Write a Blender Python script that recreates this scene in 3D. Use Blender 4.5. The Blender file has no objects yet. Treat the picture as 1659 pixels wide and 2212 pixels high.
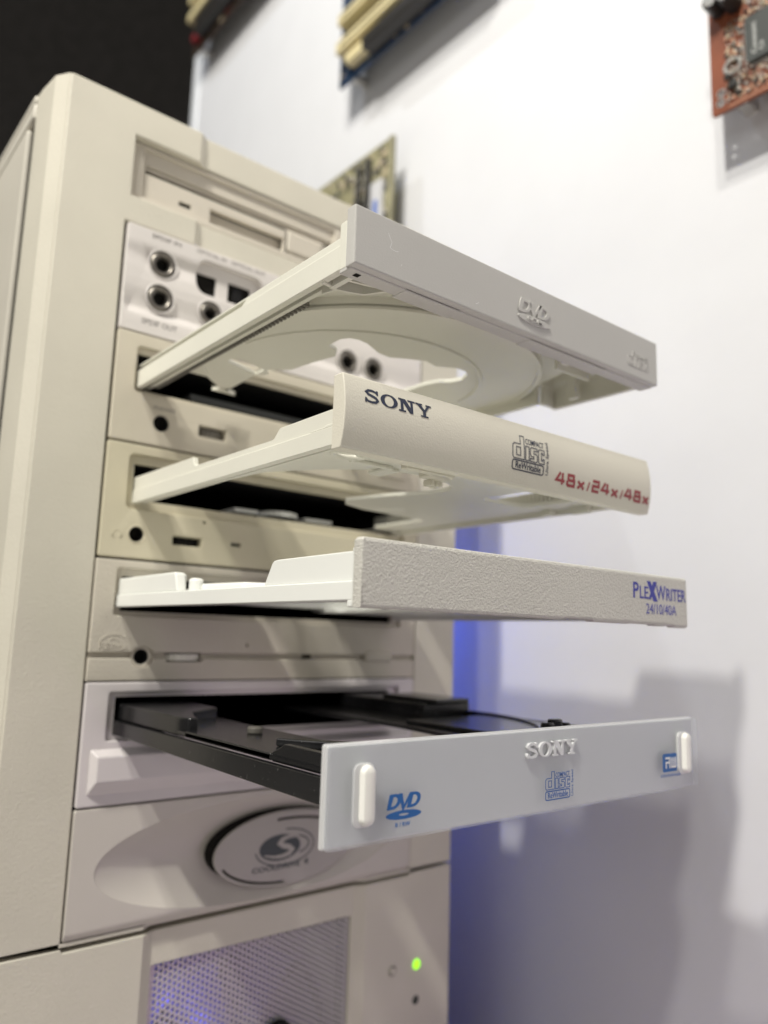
import bpy, bmesh, math, random
from mathutils import Vector, Matrix
from math import radians, sin, cos, pi
random.seed(7)
SC = bpy.context.scene
COL = SC.collection
MM = 0.001

# ------------------------------------------------------------------ camera
cd = bpy.data.cameras.new("camera"); cam = bpy.data.objects.new("camera", cd); COL.objects.link(cam)
cam.location = (-0.09375, -0.27244, 0.10180)
cam.rotation_euler = (radians(99.1675), radians(-1.7299), radians(-39.4126))
cd.sensor_fit = 'AUTO'; cd.sensor_width = 36.0; cd.lens = 36.0 * 1674.67 / 2212.0
cd.clip_start = 0.01; cd.clip_end = 50
cd.dof.use_dof = True; cd.dof.focus_distance = 0.195; cd.dof.aperture_fstop = 9.0; cd.dof.aperture_blades = 0
SC.camera = cam
# ------------------------------------------------------------------ world, lamps, exposure
wd = bpy.data.worlds.new("World"); SC.world = wd; wd.use_nodes = True
wd.node_tree.nodes['Background'].inputs[0].default_value = (1.0, 0.97, 0.95, 1)
wd.node_tree.nodes['Background'].inputs[1].default_value = 0.06
SC.view_settings.view_transform = 'Standard'; SC.view_settings.look = 'None'
SC.view_settings.exposure = 0.03; SC.view_settings.gamma = 1.0

def aim(o, target):
    o.rotation_euler = (Vector(target) - Vector(o.location)).to_track_quat('-Z', 'Y').to_euler()
def spot(name, loc, target, power, color, radius, size=50):
    l = bpy.data.lights.new(name, 'SPOT'); l.energy = power; l.color = color; l.shadow_soft_size = radius
    l.spot_size = radians(size); l.spot_blend = 0.5
    o = bpy.data.objects.new(name, l); COL.objects.link(o); o.location = loc; aim(o, target); return o
def lamp(name, loc, power, color, radius):
    l = bpy.data.lights.new(name, 'POINT'); l.energy = power; l.color = color; l.shadow_soft_size = radius
    o = bpy.data.objects.new(name, l); COL.objects.link(o); o.location = loc; return o
# two ceiling spots high on the left
spot('ceiling_spot', (-0.520, -0.290, 0.930), (0.10, 0.0, 0.20), 28, (1.0, 0.965, 0.875), 0.019, 150)
spot('ceiling_spot', (-0.420, -0.280, 1.020), (0.10, 0.0, 0.20), 12.5, (1.0, 0.965, 0.875), 0.019, 150)
spot('ceiling_spot', (-0.400, -0.405, 1.100), (0.10, 0.0, 0.20), 15, (1.0, 0.965, 0.875), 0.019, 150)
spot('ceiling_spot', (-0.45, 0.42, 1.45), (0.24, 0.36, 0.52), 15, (0.90, 0.95, 1.0), 0.02, 46)
# soft fill lights added on the left to brighten the fronts and shaded bezels
def area(name, loc, target, power, color, size):
    l = bpy.data.lights.new(name, 'AREA'); l.energy = power; l.color = color; l.size = size
    o = bpy.data.objects.new(name, l); COL.objects.link(o); o.location = loc; aim(o, target); return o
area('side_fill', (-0.62, -0.46, 0.33), (0.02, 0, 0.13), 0.45, (1.0, 0.97, 0.95), 0.30)
area('side_fill', (-0.72, -0.24, 0.40), (0.02, 0, 0.15), 0.8, (1.0, 0.97, 0.90), 0.40)
# violet glow from below, and the blue of the case fans
lamp('violet_display_light', (0.165, -0.25, -0.135), 0.13, (0.78, 0.28, 1.0), 0.03)
lamp('blue_fan_light', (0.200, 0.15, 0.11), 0.20, (0.01, 0.09, 1.0), 0.006)
lamp('blue_grille_light', (0.048, 0.012, -0.036), 0.006, (0.08, 0.10, 1.0), 0.003)
lamp('blue_grille_light', (0.044, 0.012, -0.060), 0.015, (0.08, 0.10, 1.0), 0.003)

# ------------------------------------------------------------------ materials
def mat(name, col, rough=0.5, spec=0.5, bump=0.0, scale=1300.0, var=0.0, metal=0.0, emit=None, estr=0.0, coat=0.0, detail=3.0, speck=0.0, dist=0.00025):
    m = bpy.data.materials.new(name); m.use_nodes = True
    nt = m.node_tree; b = nt.nodes['Principled BSDF']
    b.inputs['Base Color'].default_value = (*col, 1); b.inputs['Roughness'].default_value = rough
    b.inputs['Specular IOR Level'].default_value = spec; b.inputs['Metallic'].default_value = metal
    b.inputs['Coat Weight'].default_value = coat
    if emit: b.inputs['Emission Color'].default_value = (*emit, 1); b.inputs['Emission Strength'].default_value = estr
    tc = nt.nodes.new('ShaderNodeTexCoord')
    if bump:
        n = nt.nodes.new('ShaderNodeTexNoise'); n.inputs['Scale'].default_value = scale; n.inputs['Detail'].default_value = detail
        n.inputs['Roughness'].default_value = 0.6
        bp = nt.nodes.new('ShaderNodeBump'); bp.inputs['Strength'].default_value = bump; bp.inputs['Distance'].default_value = dist
        nt.links.new(tc.outputs['Object'], n.inputs['Vector']); nt.links.new(n.outputs['Fac'], bp.inputs['Height'])
        nt.links.new(bp.outputs['Normal'], b.inputs['Normal'])
    if var:
        n2 = nt.nodes.new('ShaderNodeTexNoise'); n2.inputs['Scale'].default_value = 28; n2.inputs['Detail'].default_value = 6
        rp = nt.nodes.new('ShaderNodeValToRGB')
        rp.color_ramp.elements[0].position = 0.3; rp.color_ramp.elements[1].position = 0.7
        rp.color_ramp.elements[0].color = (*[c*(1-var) for c in col], 1); rp.color_ramp.elements[1].color = (*[min(1, c*(1+var*.5)) for c in col], 1)
        nt.links.new(tc.outputs['Object'], n2.inputs['Vector']); nt.links.new(n2.outputs['Fac'], rp.inputs['Fac'])
        last = rp.outputs['Color']
        if speck:   # dust specks
            n3 = nt.nodes.new('ShaderNodeTexNoise'); n3.inputs['Scale'].default_value = 900; n3.inputs['Detail'].default_value = 1
            r3 = nt.nodes.new('ShaderNodeValToRGB'); r3.color_ramp.elements[0].position = 0.72; r3.color_ramp.elements[1].position = 0.78
            mx = nt.nodes.new('ShaderNodeMix'); mx.data_type = 'RGBA'
            mx.inputs[7].default_value = (speck, speck, speck*.95, 1)
            nt.links.new(tc.outputs['Object'], n3.inputs['Vector']); nt.links.new(n3.outputs['Fac'], r3.inputs['Fac'])
            nt.links.new(r3.outputs['Color'], mx.inputs[0]); nt.links.new(last, mx.inputs[6]); last = mx.outputs[2]
        nt.links.new(last, b.inputs['Base Color'])
    return m
M = dict(
    case=mat('case_beige', (.63, .60, .515), .48, .45, .55, 900, .05),
    sheet=mat('case_sheet_metal', (.62, .59, .52), .42, .5, .2, 700, .04),
    floppy=mat('floppy_beige', (.60, .555, .48), .5, .4, .2, 1500, .04),
    audio=mat('audio_panel_white', (.68, .645, .625), .42, .5, .15, 1500, .03),
    drive1=mat('drive_beige', (.60, .555, .455), .5, .4, .3, 1500, .04),
    drive2=mat('drive_yellowed', (.60, .555, .42), .5, .4, .3, 1500, .04),
    drive3=mat('drive_textured_beige', (.57, .53, .455), .55, .35, .8, 850, .04),
    drive4=mat('drive_white', (.66, .62, .625), .45, .5, .15, 1500, .03),
    cooler=mat('cooler_panel_grey', (.58, .545, .50), .42, .5, .15, 1300, .04),
    tray=mat('tray_ivory', (.75, .74, .66), .42, .5, .08, 1500, .04),
    tray3=mat('tray_white', (.84, .85, .82), .38, .5, .05, 1500, .03),
    face1=mat('faceplate_warm_grey', (.535, .525, .505), .5, .4, .22, 2200, .03),
    face2=mat('faceplate_cream', (.70, .67, .58), .5, .4, .35, 1900, .03),
    face3=mat('faceplate_leather_grain', (.63, .615, .57), .55, .4, 1.0, 2000, .03, dist=.00048),
    face4=mat('faceplate_white_layer', (.86, .86, .87), .45, .4, 0, 1000, .02),
    black=mat('tray_black', (.012, .012, .013), .22, .5, .12, 1400, .1, speck=.10),
    dark=mat('dark_interior', (.010, .010, .011), .7, .2),
    hole=mat('dark_hole', (.012, .011, .010), .8, .1),
    steel=mat('drive_steel', (.25, .24, .22), .4, .5, 0, 1, .1, metal=.8),
    nickel=mat('jack_nickel', (.20, .185, .165), .42, .5, 0, 1, .1, metal=1.0),
    wheel=mat('wheel_grey', (.17, .16, .14), .5, .4),
    navy=mat('print_navy', (.022, .03, .062), .5, .4),
    red=mat('print_red', (.33, .045, .055), .5, .4),
    blue=mat('print_blue', (.045, .05, .34), .5, .4),
    blue4=mat('print_mid_blue', (.012, .11, .36), .45, .4),
    blue5=mat('print_slate_blue', (.05, .12, .34), .45, .4),
    grey=mat('print_grey', (.20, .185, .18), .5, .4),
    slate=mat('print_slate', (.06, .07, .075), .5, .4),
    white=mat('letter_white', (.80, .80, .80), .4, .5),
    peg=mat('peg_white', (.86, .85, .81), .35, .5),
    grille=mat('grille_silver', (.47, .46, .44), .36, .5, .1, 900, .04, metal=.35),
    led=mat('led_green', (.2, .8, .05), .3, .5, emit=(.42, 1.0, .02), estr=1.1),
    ledoff=mat('led_dark', (.03, .035, .025), .2, .6),
    ledwin=mat('led_window_green', (.045, .055, .03), .25, .5),
    wall=mat('wall_paint_white', (.70, .705, .735), .40, .35, .12, 160, .02, dist=.0008),
    trim=mat('wall_trim', (.80, .82, .86), .3, .5),
    room=mat('room_dark_paint', (.24, .225, .21), .9, .2, .2, 40, .15),
    floor=mat('table_top_pale', (.45, .43, .41), .6, .3, .1, 60, .2),
    badge=mat('badge_grey', (.42, .395, .37), .42, .5, .12, 1300, .04),
    fanframe=mat('fan_frame_pale', (.40, .40, .46), .4, .5),
    fan=mat('fan_translucent_blue', (.14, .16, .42), .3, .5),
    pcb_red=mat('circuit_red', (.22, .065, .03), .4, .5, .2, 700, .45),
    pcb_blue=mat('circuit_blue', (.012, .035, .085), .4, .5, .2, 700, .45),
    pcb_brown=mat('circuit_brown', (.045, .03, .022), .4, .5, .2, 700, .4),
    pcb_green=mat('circuit_olive', (.30, .28, .17), .4, .5, .2, 700, .45),
    slot=mat('slot_cream', (.66, .57, .33), .45, .5, .1, 900, .1),
    slotblack=mat('slot_black', (.02, .018, .016), .4, .5),
    chip=mat('chip_grey', (.055, .06, .058), .45, .5, .1, 1500, .1),
    tin=mat('solder_tin', (.72, .70, .66), .3, .5, 0, 1, .1, metal=.9),
    copper=mat('smd_copper', (.55, .30, .20), .4, .5),
    smdbeige=mat('smd_beige', (.50, .42, .30), .5, .4),
    smdwhite=mat('label_white', (.55, .55, .57), .5, .4),
    bluepart=mat('socket_blue', (.02, .10, .45), .4, .5),
    redpart=mat('socket_red', (.22, .025, .03), .4, .5),
    chiptext=mat('chip_print', (.55, .56, .55), .5, .4),
)
def clear_mat():
    m = bpy.data.materials.new('clear_acrylic'); m.use_nodes = True; nt = m.node_tree; nt.nodes.clear()
    out = nt.nodes.new('ShaderNodeOutputMaterial'); tr = nt.nodes.new('ShaderNodeBsdfTransparent'); tr.inputs[0].default_value = (.97, .98, .99, 1)
    gl = nt.nodes.new('ShaderNodeBsdfPrincipled'); gl.inputs['Base Color'].default_value = (.72, .73, .75, 1); gl.inputs['Roughness'].default_value = .2
    mx = nt.nodes.new('ShaderNodeMixShader'); mx.inputs[0].default_value = .16
    nt.links.new(tr.outputs[0], mx.inputs[1]); nt.links.new(gl.outputs[0], mx.inputs[2]); nt.links.new(mx.outputs[0], out.inputs[0])
    return m
M['clear'] = clear_mat()
def frosted():      # milky plastic: part of the light comes through from behind
    nt = M['face4'].node_tree; out = nt.nodes['Material Output']; b = nt.nodes['Principled BSDF']
    tl = nt.nodes.new('ShaderNodeBsdfTranslucent'); tl.inputs[0].default_value = (.80, .81, .83, 1)
    mx = nt.nodes.new('ShaderNodeMixShader'); mx.inputs[0].default_value = .32
    nt.links.new(b.outputs[0], mx.inputs[1]); nt.links.new(tl.outputs[0], mx.inputs[2]); nt.links.new(mx.outputs[0], out.inputs[0])
frosted()

# ------------------------------------------------------------------ helpers (all sizes in millimetres)
def thing(name, label, cat, base, group=None):
    o = bpy.data.objects.new(name, None); COL.objects.link(o); o.empty_display_size = .01
    o.location = [b*MM for b in base]; o['label'] = label; o['category'] = cat
    if group: o['group'] = group
    return o
def link(name, me, m, parent=None, bevel=0, seg=2, smooth=True, angle=35):
    if m: me.materials.clear(); me.materials.append(M[m] if isinstance(m, str) else m)
    o = bpy.data.objects.new(name, me); COL.objects.link(o)
    if parent is not None:
        o.parent = parent
        if parent.type == 'EMPTY': o.matrix_parent_inverse = Matrix.Translation(-Vector(parent.location))
    if bevel:
        b = o.modifiers.new('bevel', 'BEVEL'); b.width = bevel*MM; b.segments = seg; b.limit_method = 'ANGLE'; b.angle_limit = radians(30)
        b.harden_normals = False
    if smooth:
        me.shade_smooth(); me.set_sharp_from_angle(angle=radians(angle))
        w = o.modifiers.new('weighted_normal', 'WEIGHTED_NORMAL'); w.keep_sharp = True; w.weight = 60
    return o
def to_mesh(bm, name='mesh'):
    bmesh.ops.scale(bm, vec=(MM, MM, MM), verts=bm.verts)
    me = bpy.data.meshes.new(name); bm.to_mesh(me); bm.free(); return me
def box(bm, x0, x1, y0, y1, z0, z1):
    v = [bm.verts.new(p) for p in ((x0,y0,z0),(x1,y0,z0),(x1,y1,z0),(x0,y1,z0),(x0,y0,z1),(x1,y0,z1),(x1,y1,z1),(x0,y1,z1))]
    for f in ((0,3,2,1),(4,5,6,7),(0,1,5,4),(1,2,6,5),(2,3,7,6),(3,0,4,7)): bm.faces.new([v[i] for i in f])
def boxes(name, lst, m, parent=None, bevel=0.25, **k):
    bm = bmesh.new()
    for b in lst: box(bm, *b)
    return link(name, to_mesh(bm), m, parent, bevel, **k)
def prism(bm, pts, axis, a, b):   # polygon swept along an axis: x:(y,z)  y:(x,z)  z:(x,y)
    f = {'x': lambda p, t: (t, p[0], p[1]), 'y': lambda p, t: (p[0], t, p[1]), 'z': lambda p, t: (p[0], p[1], t)}[axis]
    A = [bm.verts.new(f(p, a)) for p in pts]; B = [bm.verts.new(f(p, b)) for p in pts]; n = len(pts)
    bm.faces.new(A); bm.faces.new(B[::-1])
    for i in range(n): bm.faces.new((A[i], B[i], B[(i+1) % n], A[(i+1) % n]))
    bmesh.ops.recalc_face_normals(bm, faces=bm.faces)
def sarea(p): return sum(p[i][0]*p[(i+1) % len(p)][1]-p[(i+1) % len(p)][0]*p[i][1] for i in range(len(p)))
def rrect(x0, x1, y0, y1, r=0, n=4):
    if r <= 0: return [(x0,y0),(x1,y0),(x1,y1),(x0,y1)]
    P = []
    for cx, cy, a in ((x1-r,y0+r,-90),(x1-r,y1-r,0),(x0+r,y1-r,90),(x0+r,y0+r,180)):
        for i in range(n+1):
            t = radians(a+90*i/n); P.append((cx+r*cos(t), cy+r*sin(t)))
    return P
def ell(cx, cy, rx, ry=None, n=32, a0=0): 
    ry = rx if ry is None else ry
    return [(cx+rx*cos(2*pi*i/n+a0), cy+ry*sin(2*pi*i/n+a0)) for i in range(n)]
def fill_mesh(outers, holes, depth, bevel, plane, pos):
    """2-D outline with holes -> solid sheet. plane 'front': outline in (x,z), front face at y=pos; 'flat': outline in (x,y), bottom at z=pos; 'side': outline in (y,z), left face at x=pos"""
    cu = bpy.data.curves.new('outline', 'CURVE'); cu.dimensions = '2D'; cu.fill_mode = 'BOTH'
    cu.extrude = max(depth/2-bevel, 1e-4); cu.bevel_depth = bevel; cu.bevel_resolution = 1; cu.offset = -bevel
    for lst, sgn in ((outers, 1), (holes, -1)):
        for pts in lst:
            pts = list(pts)
            if sarea(pts)*sgn < 0: pts = pts[::-1]
            s = cu.splines.new('POLY'); s.points.add(len(pts)-1)
            for q, p in zip(s.points, pts): q.co = (p[0], p[1], 0, 1)
            s.use_cyclic_u = True
    o = bpy.data.objects.new('outline', cu); me = bpy.data.meshes.new_from_object(o)
    bpy.data.objects.remove(o); bpy.data.curves.remove(cu)
    bm = bmesh.new(); bm.from_mesh(me); bpy.data.meshes.remove(me)
    bmesh.ops.remove_doubles(bm, verts=bm.verts, dist=1e-4)
    for v in bm.verts:
        a, b, c = v.co
        v.co = {'front': (a, pos+depth/2-c, b), 'flat': (a, b, pos+depth/2+c), 'side': (pos+depth/2+c, a, b)}[plane]
    bmesh.ops.recalc_face_normals(bm, faces=bm.faces)
    return bm
def merge(*bms):
    out = bms[0]
    for b in bms[1:]:
        me = bpy.data.meshes.new('t'); b.to_mesh(me); b.free(); out.from_mesh(me); bpy.data.meshes.remove(me)
    return out
def open_rear(bm, y):     # trays are open at the back, inside the drive
    bmesh.ops.bisect_plane(bm, geom=bm.verts[:]+bm.edges[:]+bm.faces[:], plane_co=(0, y, 0), plane_no=(0, 1, 0), clear_outer=True); return bm
def deck(name, outers, holes, depth, bevel, z, m, parent, y):
    return link(name, to_mesh(open_rear(fill_mesh(outers, holes, depth, bevel, 'flat', z), y)), m, parent)
def panel(name, outers, holes, depth, bevel, plane, pos, m, parent=None, **k):
    return link(name, to_mesh(fill_mesh(outers, holes, depth, bevel, plane, pos)), m, parent, **k)
def cut(bm, axis, vals):
    n = {'x': (1,0,0), 'z': (0,0,1), 'y': (0,1,0)}[axis]
    for t in vals:
        bmesh.ops.bisect_plane(bm, geom=bm.verts[:]+bm.edges[:]+bm.faces[:], plane_co=[t*c for c in n], plane_no=n)
def lerp(x, pts):
    if x <= pts[0][0]: return pts[0][1]
    for (a, b), (c, d) in zip(pts, pts[1:]):
        if x <= c: return b+(d-b)*(x-a)/(c-a) if c > a else d
    return pts[-1][1]
def tube(bm, c, r, y0, y1, n=20, rin=0):     # round bar or ring along y
    if rin <= 0:
        prism(bm, ell(c[0], c[1], r, n=n), 'y', y0, y1); return
    def ring(R, y): return [bm.verts.new((c[0]+R*cos(2*pi*i/n), y, c[1]+R*sin(2*pi*i/n))) for i in range(n)]
    a, b, e, d = ring(r, y0), ring(rin, y0), ring(rin, y1), ring(r, y1)
    for i in range(n):
        j = (i+1) % n
        for p, q in ((a,b),(b,e),(e,d),(d,a)): bm.faces.new((p[i], q[i], q[j], p[j]))
    bmesh.ops.recalc_face_normals(bm, faces=bm.faces)
def torus(bm, c, R, r, y, n=28, k=10):
    V = [[bm.verts.new((c[0]+(R+r*cos(2*pi*j/k))*cos(2*pi*i/n), y+r*sin(2*pi*j/k), c[1]+(R+r*cos(2*pi*j/k))*sin(2*pi*i/n))) for j in range(k)] for i in range(n)]
    for i in range(n):
        for j in range(k): bm.faces.new((V[i][j], V[i][(j+1) % k], V[(i+1) % n][(j+1) % k], V[(i+1) % n][j]))
    bmesh.ops.recalc_face_normals(bm, faces=bm.faces)
# ---- flat print: outlines in (x,z) laid on a front face
def ribbon(pts, w, closed=False, w2=None):
    n = len(pts); L = []; Rr = []
    for i in range(n):
        p = Vector(pts[i]); a = Vector(pts[i-1]) if (i > 0 or closed) else None; b = Vector(pts[(i+1) % n]) if (i < n-1 or closed) else None
        d1 = (p-a).normalized() if a is not None else (b-p).normalized(); d2 = (b-p).normalized() if b is not None else d1
        n1 = Vector((-d1.y, d1.x)); n2 = Vector((-d2.y, d2.x)); nn = (n1+n2); nn = nn.normalized() if nn.length > 1e-6 else n1
        k = 1/max(.5, nn.dot(n1)); ww = (w(i/(n-1)) if callable(w) else w)/2
        L.append(tuple(p+nn*ww*k)); Rr.append(tuple(p-nn*ww*k))
    if closed: return ('ring', L, Rr)
    return ('poly', L+Rr[::-1])
def shapes_mesh(shapes, y, th=.06, yfun=None, bevel=0.0):
    bms = []
    for k, s in enumerate(shapes):
        if s[0] == 'ring':
            A, B = (s[1], s[2]) if abs(sarea(s[1])) > abs(sarea(s[2])) else (s[2], s[1]); o, h = [A], [B]
        elif s[0] == 'poly': o, h = [s[1]], []
        else: o, h = s[1], s[2]
        bms.append(fill_mesh(o, h, th, bevel, 'front', y-th-.004*k if bevel == 0 else y-th))
    bm = merge(*bms)
    if yfun:
        zs = [v.co.z for v in bm.verts]; a, b = min(zs), max(zs)
        cut(bm, 'z', [a+(b-a)*i/8 for i in range(1, 8)])
        for v in bm.verts: v.co.y += yfun(v.co.z)
    return to_mesh(bm)
def text_bm(s, x0, x1, z0, z1, y, bold=0.0, th=.06, rot=False, yfun=None, rise=0.0):
    cu = bpy.data.curves.new('text', 'FONT'); cu.body = s; cu.size = 1; cu.extrude = .01; cu.offset = bold; cu.resolution_u = 3
    o = bpy.data.objects.new('text', cu); me = bpy.data.meshes.new_from_object(o); bpy.data.objects.remove(o); bpy.data.curves.remove(cu)
    bm = bmesh.new(); bm.from_mesh(me); bpy.data.meshes.remove(me)
    P = [(v.co.y*-1, v.co.x, v.co.z) if rot else tuple(v.co) for v in bm.verts]
    ax, bx = min(p[0] for p in P), max(p[0] for p in P); az, bz = min(p[1] for p in P), max(p[1] for p in P)
    for v, p in zip(bm.verts, P):
        x = x0+(p[0]-ax)/(bx-ax)*(x1-x0); z = z0+(p[1]-az)/(bz-az)*(z1-z0)
        v.co = (x, y-th if p[2] > 0 else y, z+rise*(x-x0)/(x1-x0))
    if yfun:
        cut(bm, 'z', [z0+(z1-z0)*i/6 for i in range(1, 6)])
        for v in bm.verts: v.co.y += yfun(v.co.z)
    return bm
def text(name, s, x0, x1, z0, z1, y, m, parent, **k):
    return link(name, to_mesh(text_bm(s, x0, x1, z0, z1, y, **k)), m, parent, smooth=False)
def aff(pts, x0, x1, z0, z1, sh=0): return [(x0+(p[0]+sh*p[1])*(x1-x0), z0+p[1]*(z1-z0)) for p in pts]
def sony_shapes(x0, x1, z0, z1):
    S = []
    def R(a, b, c, d): S.append(('poly', aff([(a,c),(b,c),(b,d),(a,d)], x0, x1, z0, z1)))
    def Pl(p): S.append(('poly', aff(p, x0, x1, z0, z1)))
    sx, sz = x1-x0, z1-z0
    mid = [(.185,.72),(.165,.86),(.115,.93),(.06,.90),(.03,.76),(.055,.62),(.11,.53),(.165,.43),(.188,.27),(.16,.11),(.105,.06),(.05,.10),(.025,.26)]
    S.append(ribbon(aff(mid, x0, x1, z0, z1), lambda t: sz*(.13+.07*sin(pi*t)) ))
    R(.172,.196,.66,1.0); R(.008,.032,.0,.34)
    o = aff(ell(.355,.5,.125,.5,28), x0, x1, z0, z1); i = aff(ell(.355,.5,.068,.40,28), x0, x1, z0, z1)
    S.append(('multi', [o], [i]))
    R(.525,.565,.12,.88); R(.675,.71,.12,.88); Pl([(.525,1.0),(.60,1.0),(.71,.14),(.71,.0),(.66,.0)])
    R(.495,.60,.0,.12); R(.635,.745,.88,1.0); R(.495,.56,.88,1.0)
    R(.865,.91,.1,.45); R(.83,.945,.0,.11)
    Pl([(.775,.92),(.835,.92),(.905,.48),(.868,.42)]); Pl([(.94,.92),(.975,.92),(.91,.42),(.875,.46)])
    R(.755,.86,.89,1.0); R(.915,1.0,.89,1.0)
    return S
def disc_shapes(x0, x1, z0, z1, w):
    S = []
    def O(p): S.append(ribbon(aff(p, x0, x1, z0, z1), w, True))
    if True:
        O([(.0,.42),(.03,.37),(.36,.37),(.36,1.0),(.24,1.0),(.24,.77),(.05,.77),(.0,.71)])
        O([(.115,.46),(.24,.46),(.24,.68),(.115,.68)])
        O([(.40,.37),(.51,.37),(.51,.75),(.40,.75)])
        O([(.55,.37),(.74,.37),(.77,.40),(.77,.56),(.74,.59),(.66,.59),(.66,.67),(.77,.67),(.77,.75),(.58,.75),(.55,.71),(.55,.55),(.58,.51),(.66,.51),(.66,.45),(.55,.45)])
        O([(1.0,.37),(.84,.37),(.81,.41),(.81,.71),(.84,.75),(1.0,.75),(1.0,.62),(.95,.62),(.95,.665),(.905,.665),(.905,.455),(.95,.455),(.95,.50),(1.0,.50)])
    return S
def dvd_shapes(x0, x1, z0, z1, counter=True):
    S = []; sh = .10
    def D(cx):
        n = 10
        o = [(cx, 0), (cx+.14, 0)]+[(cx+.14+.20*sin(pi*i/n), .5-.5*cos(pi*i/n)) for i in range(1, n)]+[(cx+.14, 1), (cx-.02, 1), (cx-.02, .80)]
        o += [(cx+.03, .80)] if False else []
        i_ = [(cx+.10, .20), (cx+.14, .20)]+[(cx+.14+.10*sin(pi*i/n), .5-.3*cos(pi*i/n)) for i in range(1, n)]+[(cx+.14, .80), (cx+.10, .80)]
        return ('multi', [aff(o, x0, x1, z0, z1, sh)], [aff(i_, x0, x1, z0, z1, sh)])
    S.append(D(.0)); S.append(D(.56))
    S.append(('poly', aff([(.30,1.0),(.41,1.0),(.475,.25),(.62,1.0),(.70,1.0),(.45,-.22)], x0, x1, z0, z1, .02)))
    return S

# ================================================================== SETTING
WX = 240.0
wl = boxes('wall', [(WX, WX+60, -900, 501, -150, 1500)], 'wall', None, 0); wl['kind'] = 'structure'
boxes('corner_trim', [(WX-1.5, WX+61.5, 501, 516, -150, 1500)], 'trim', wl, 1.0)
rw = boxes('room_wall', [(-3500, 3000, 2400, 2500, -150, 3200)], 'room', None, 0); rw['kind'] = 'structure'
fl = boxes('floor', [(-3500, 3000, -2200, 2400, -170, -150)], 'floor', None, 0); fl['kind'] = 'structure'

# ================================================================== COMPUTER CASE
TW = thing('computer_tower', 'beige full-height computer tower case with a perforated front grille and green power light', 'computer case', (75, 200, -150))
FY = 1.0
prof = [(24, 0), (27, 0), (30.4, 2.5), (119.5, 2.5), (124, 0), (127, 0)]
bm = fill_mesh([rrect(-25, 175, 0, 303, .8, 2)], [[(.5,264.6),(103,264.6),(103,289.5),(.5,289.5)], [(-.9,-.2),(149.4,-.2),(149.4,253.8),(-.9,253.8)]], 5, .5, 'front', FY)
# the opening's lower edge breaks through to the joint line
cut(bm, 'x', [27, 30.4, 75, 119.5, 124])
for v in bm.verts: v.co.y += lerp(v.co.x, prof)
b2 = bmesh.new()
prism(b2, [(-24.6, 1.4), (-25.6, 1.6), (-29.0, 6.6), (-30.4, 18), (-30.6, 23), (-20, 23), (-20, 6.2), (-24.6, 6.2)], 'z', 0.2, 302.6)
b3 = bmesh.new()
box(b3, -19.9, 174.6, 8.3, 23, 298.5, 302.7); box(b3, 170.5, 174.7, 6.1, 23, 0.3, 298.4)
link('front_frame', to_mesh(merge(bm, b2, b3)), 'case', TW, angle=18)
bm = fill_mesh([[(-25,-148),(175,-148),(175,-1.3),(150.2,-1.3),(149.4,-2.3),(0,-2.5),(-.8,-1.3),(-25,-1.3)]], [rrect(32, 119.6, -120, -14.2, .4, 2)], 5, .5, 'front', FY)
cut(bm, 'x', [27.3, 31.5, 120.4, 125.5])
for v in bm.verts: v.co.y += lerp(v.co.x, [(27.3, 0), (31.5, 2.4), (120.4, 2.4), (125.5, 0)])
b2 = bmesh.new(); prism(b2, [(-24.6, 1.4), (-25.6, 1.6), (-29.0, 6.6), (-30.4, 18), (-30.6, 23), (-20, 23), (-20, 6.2), (-24.6, 6.2)], 'z', -148, -1.5)
b3 = bmesh.new(); box(b3, -19.9, 174.6, 6.2, 10, -6, -2.7); box(b3, 170.5, 174.7, 6.1, 23, -147.8, -6.2)
lowp = link('lower_front_panel', to_mesh(merge(bm, b2, b3)), 'case', TW, angle=18)
# sheet-metal cover and side panels
boxes('top_cover', [(-31.4, 175.4, 24, 448, 300.2, 303.6), (-31.4, -28.5, 24, 448, 293.8, 300.2), (172, 175.4, 24, 448, 293.8, 300.2)], 'sheet', TW, .8)
sp = panel('side_panel', [rrect(30, 446, -147, 292.6, 2, 3)], [rrect(66, 410, -110, 266, 9, 5)], 2.2, .8, 'side', -31.6, 'sheet', TW)
bm = fill_mesh([rrect(69, 407, -107, 263, 7, 5)], [], 1.6, .6, 'side', -30.2)
link('embossed_area', to_mesh(bm), 'sheet', sp)
panel('emboss_rim', [rrect(66.2, 409.8, -109.8, 265.8, 9, 5)], [rrect(68.4, 407.6, -107.6, 263.6, 7, 5)], 1.6, .7, 'side', -32.3, 'sheet', sp)
boxes('far_side_panel', [(173, 175, 30, 446, -147, 292.6)], 'sheet', TW, .5)
boxes('back_panel', [(-28, 172, 444, 446.5, -146, 293)], 'steel', TW, 0)
# dark inside of the case, open towards the front
boxes('drive_cage', [(-6, -3, 7, 320, -3, 262), (152, 155, 7, 320, -3, 262), (-6, 155, 320, 322, -3, 262), (-24, 170, 12, 13, 289.8, 298), (-24, -2, 8.6, 9.4, -2, 290), (151, 170, 8.6, 9.4, 0, 290)], 'dark', TW, 0)
for q in [(-22, -2, 20, 50, -150, -147.2), (152, 172, 20, 50, -150, -147.2), (-22, -2, 400, 430, -150, -147.2), (152, 172, 400, 430, -150, -147.2)]: boxes('case_foot', [q], 'dark', TW, 0)
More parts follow.
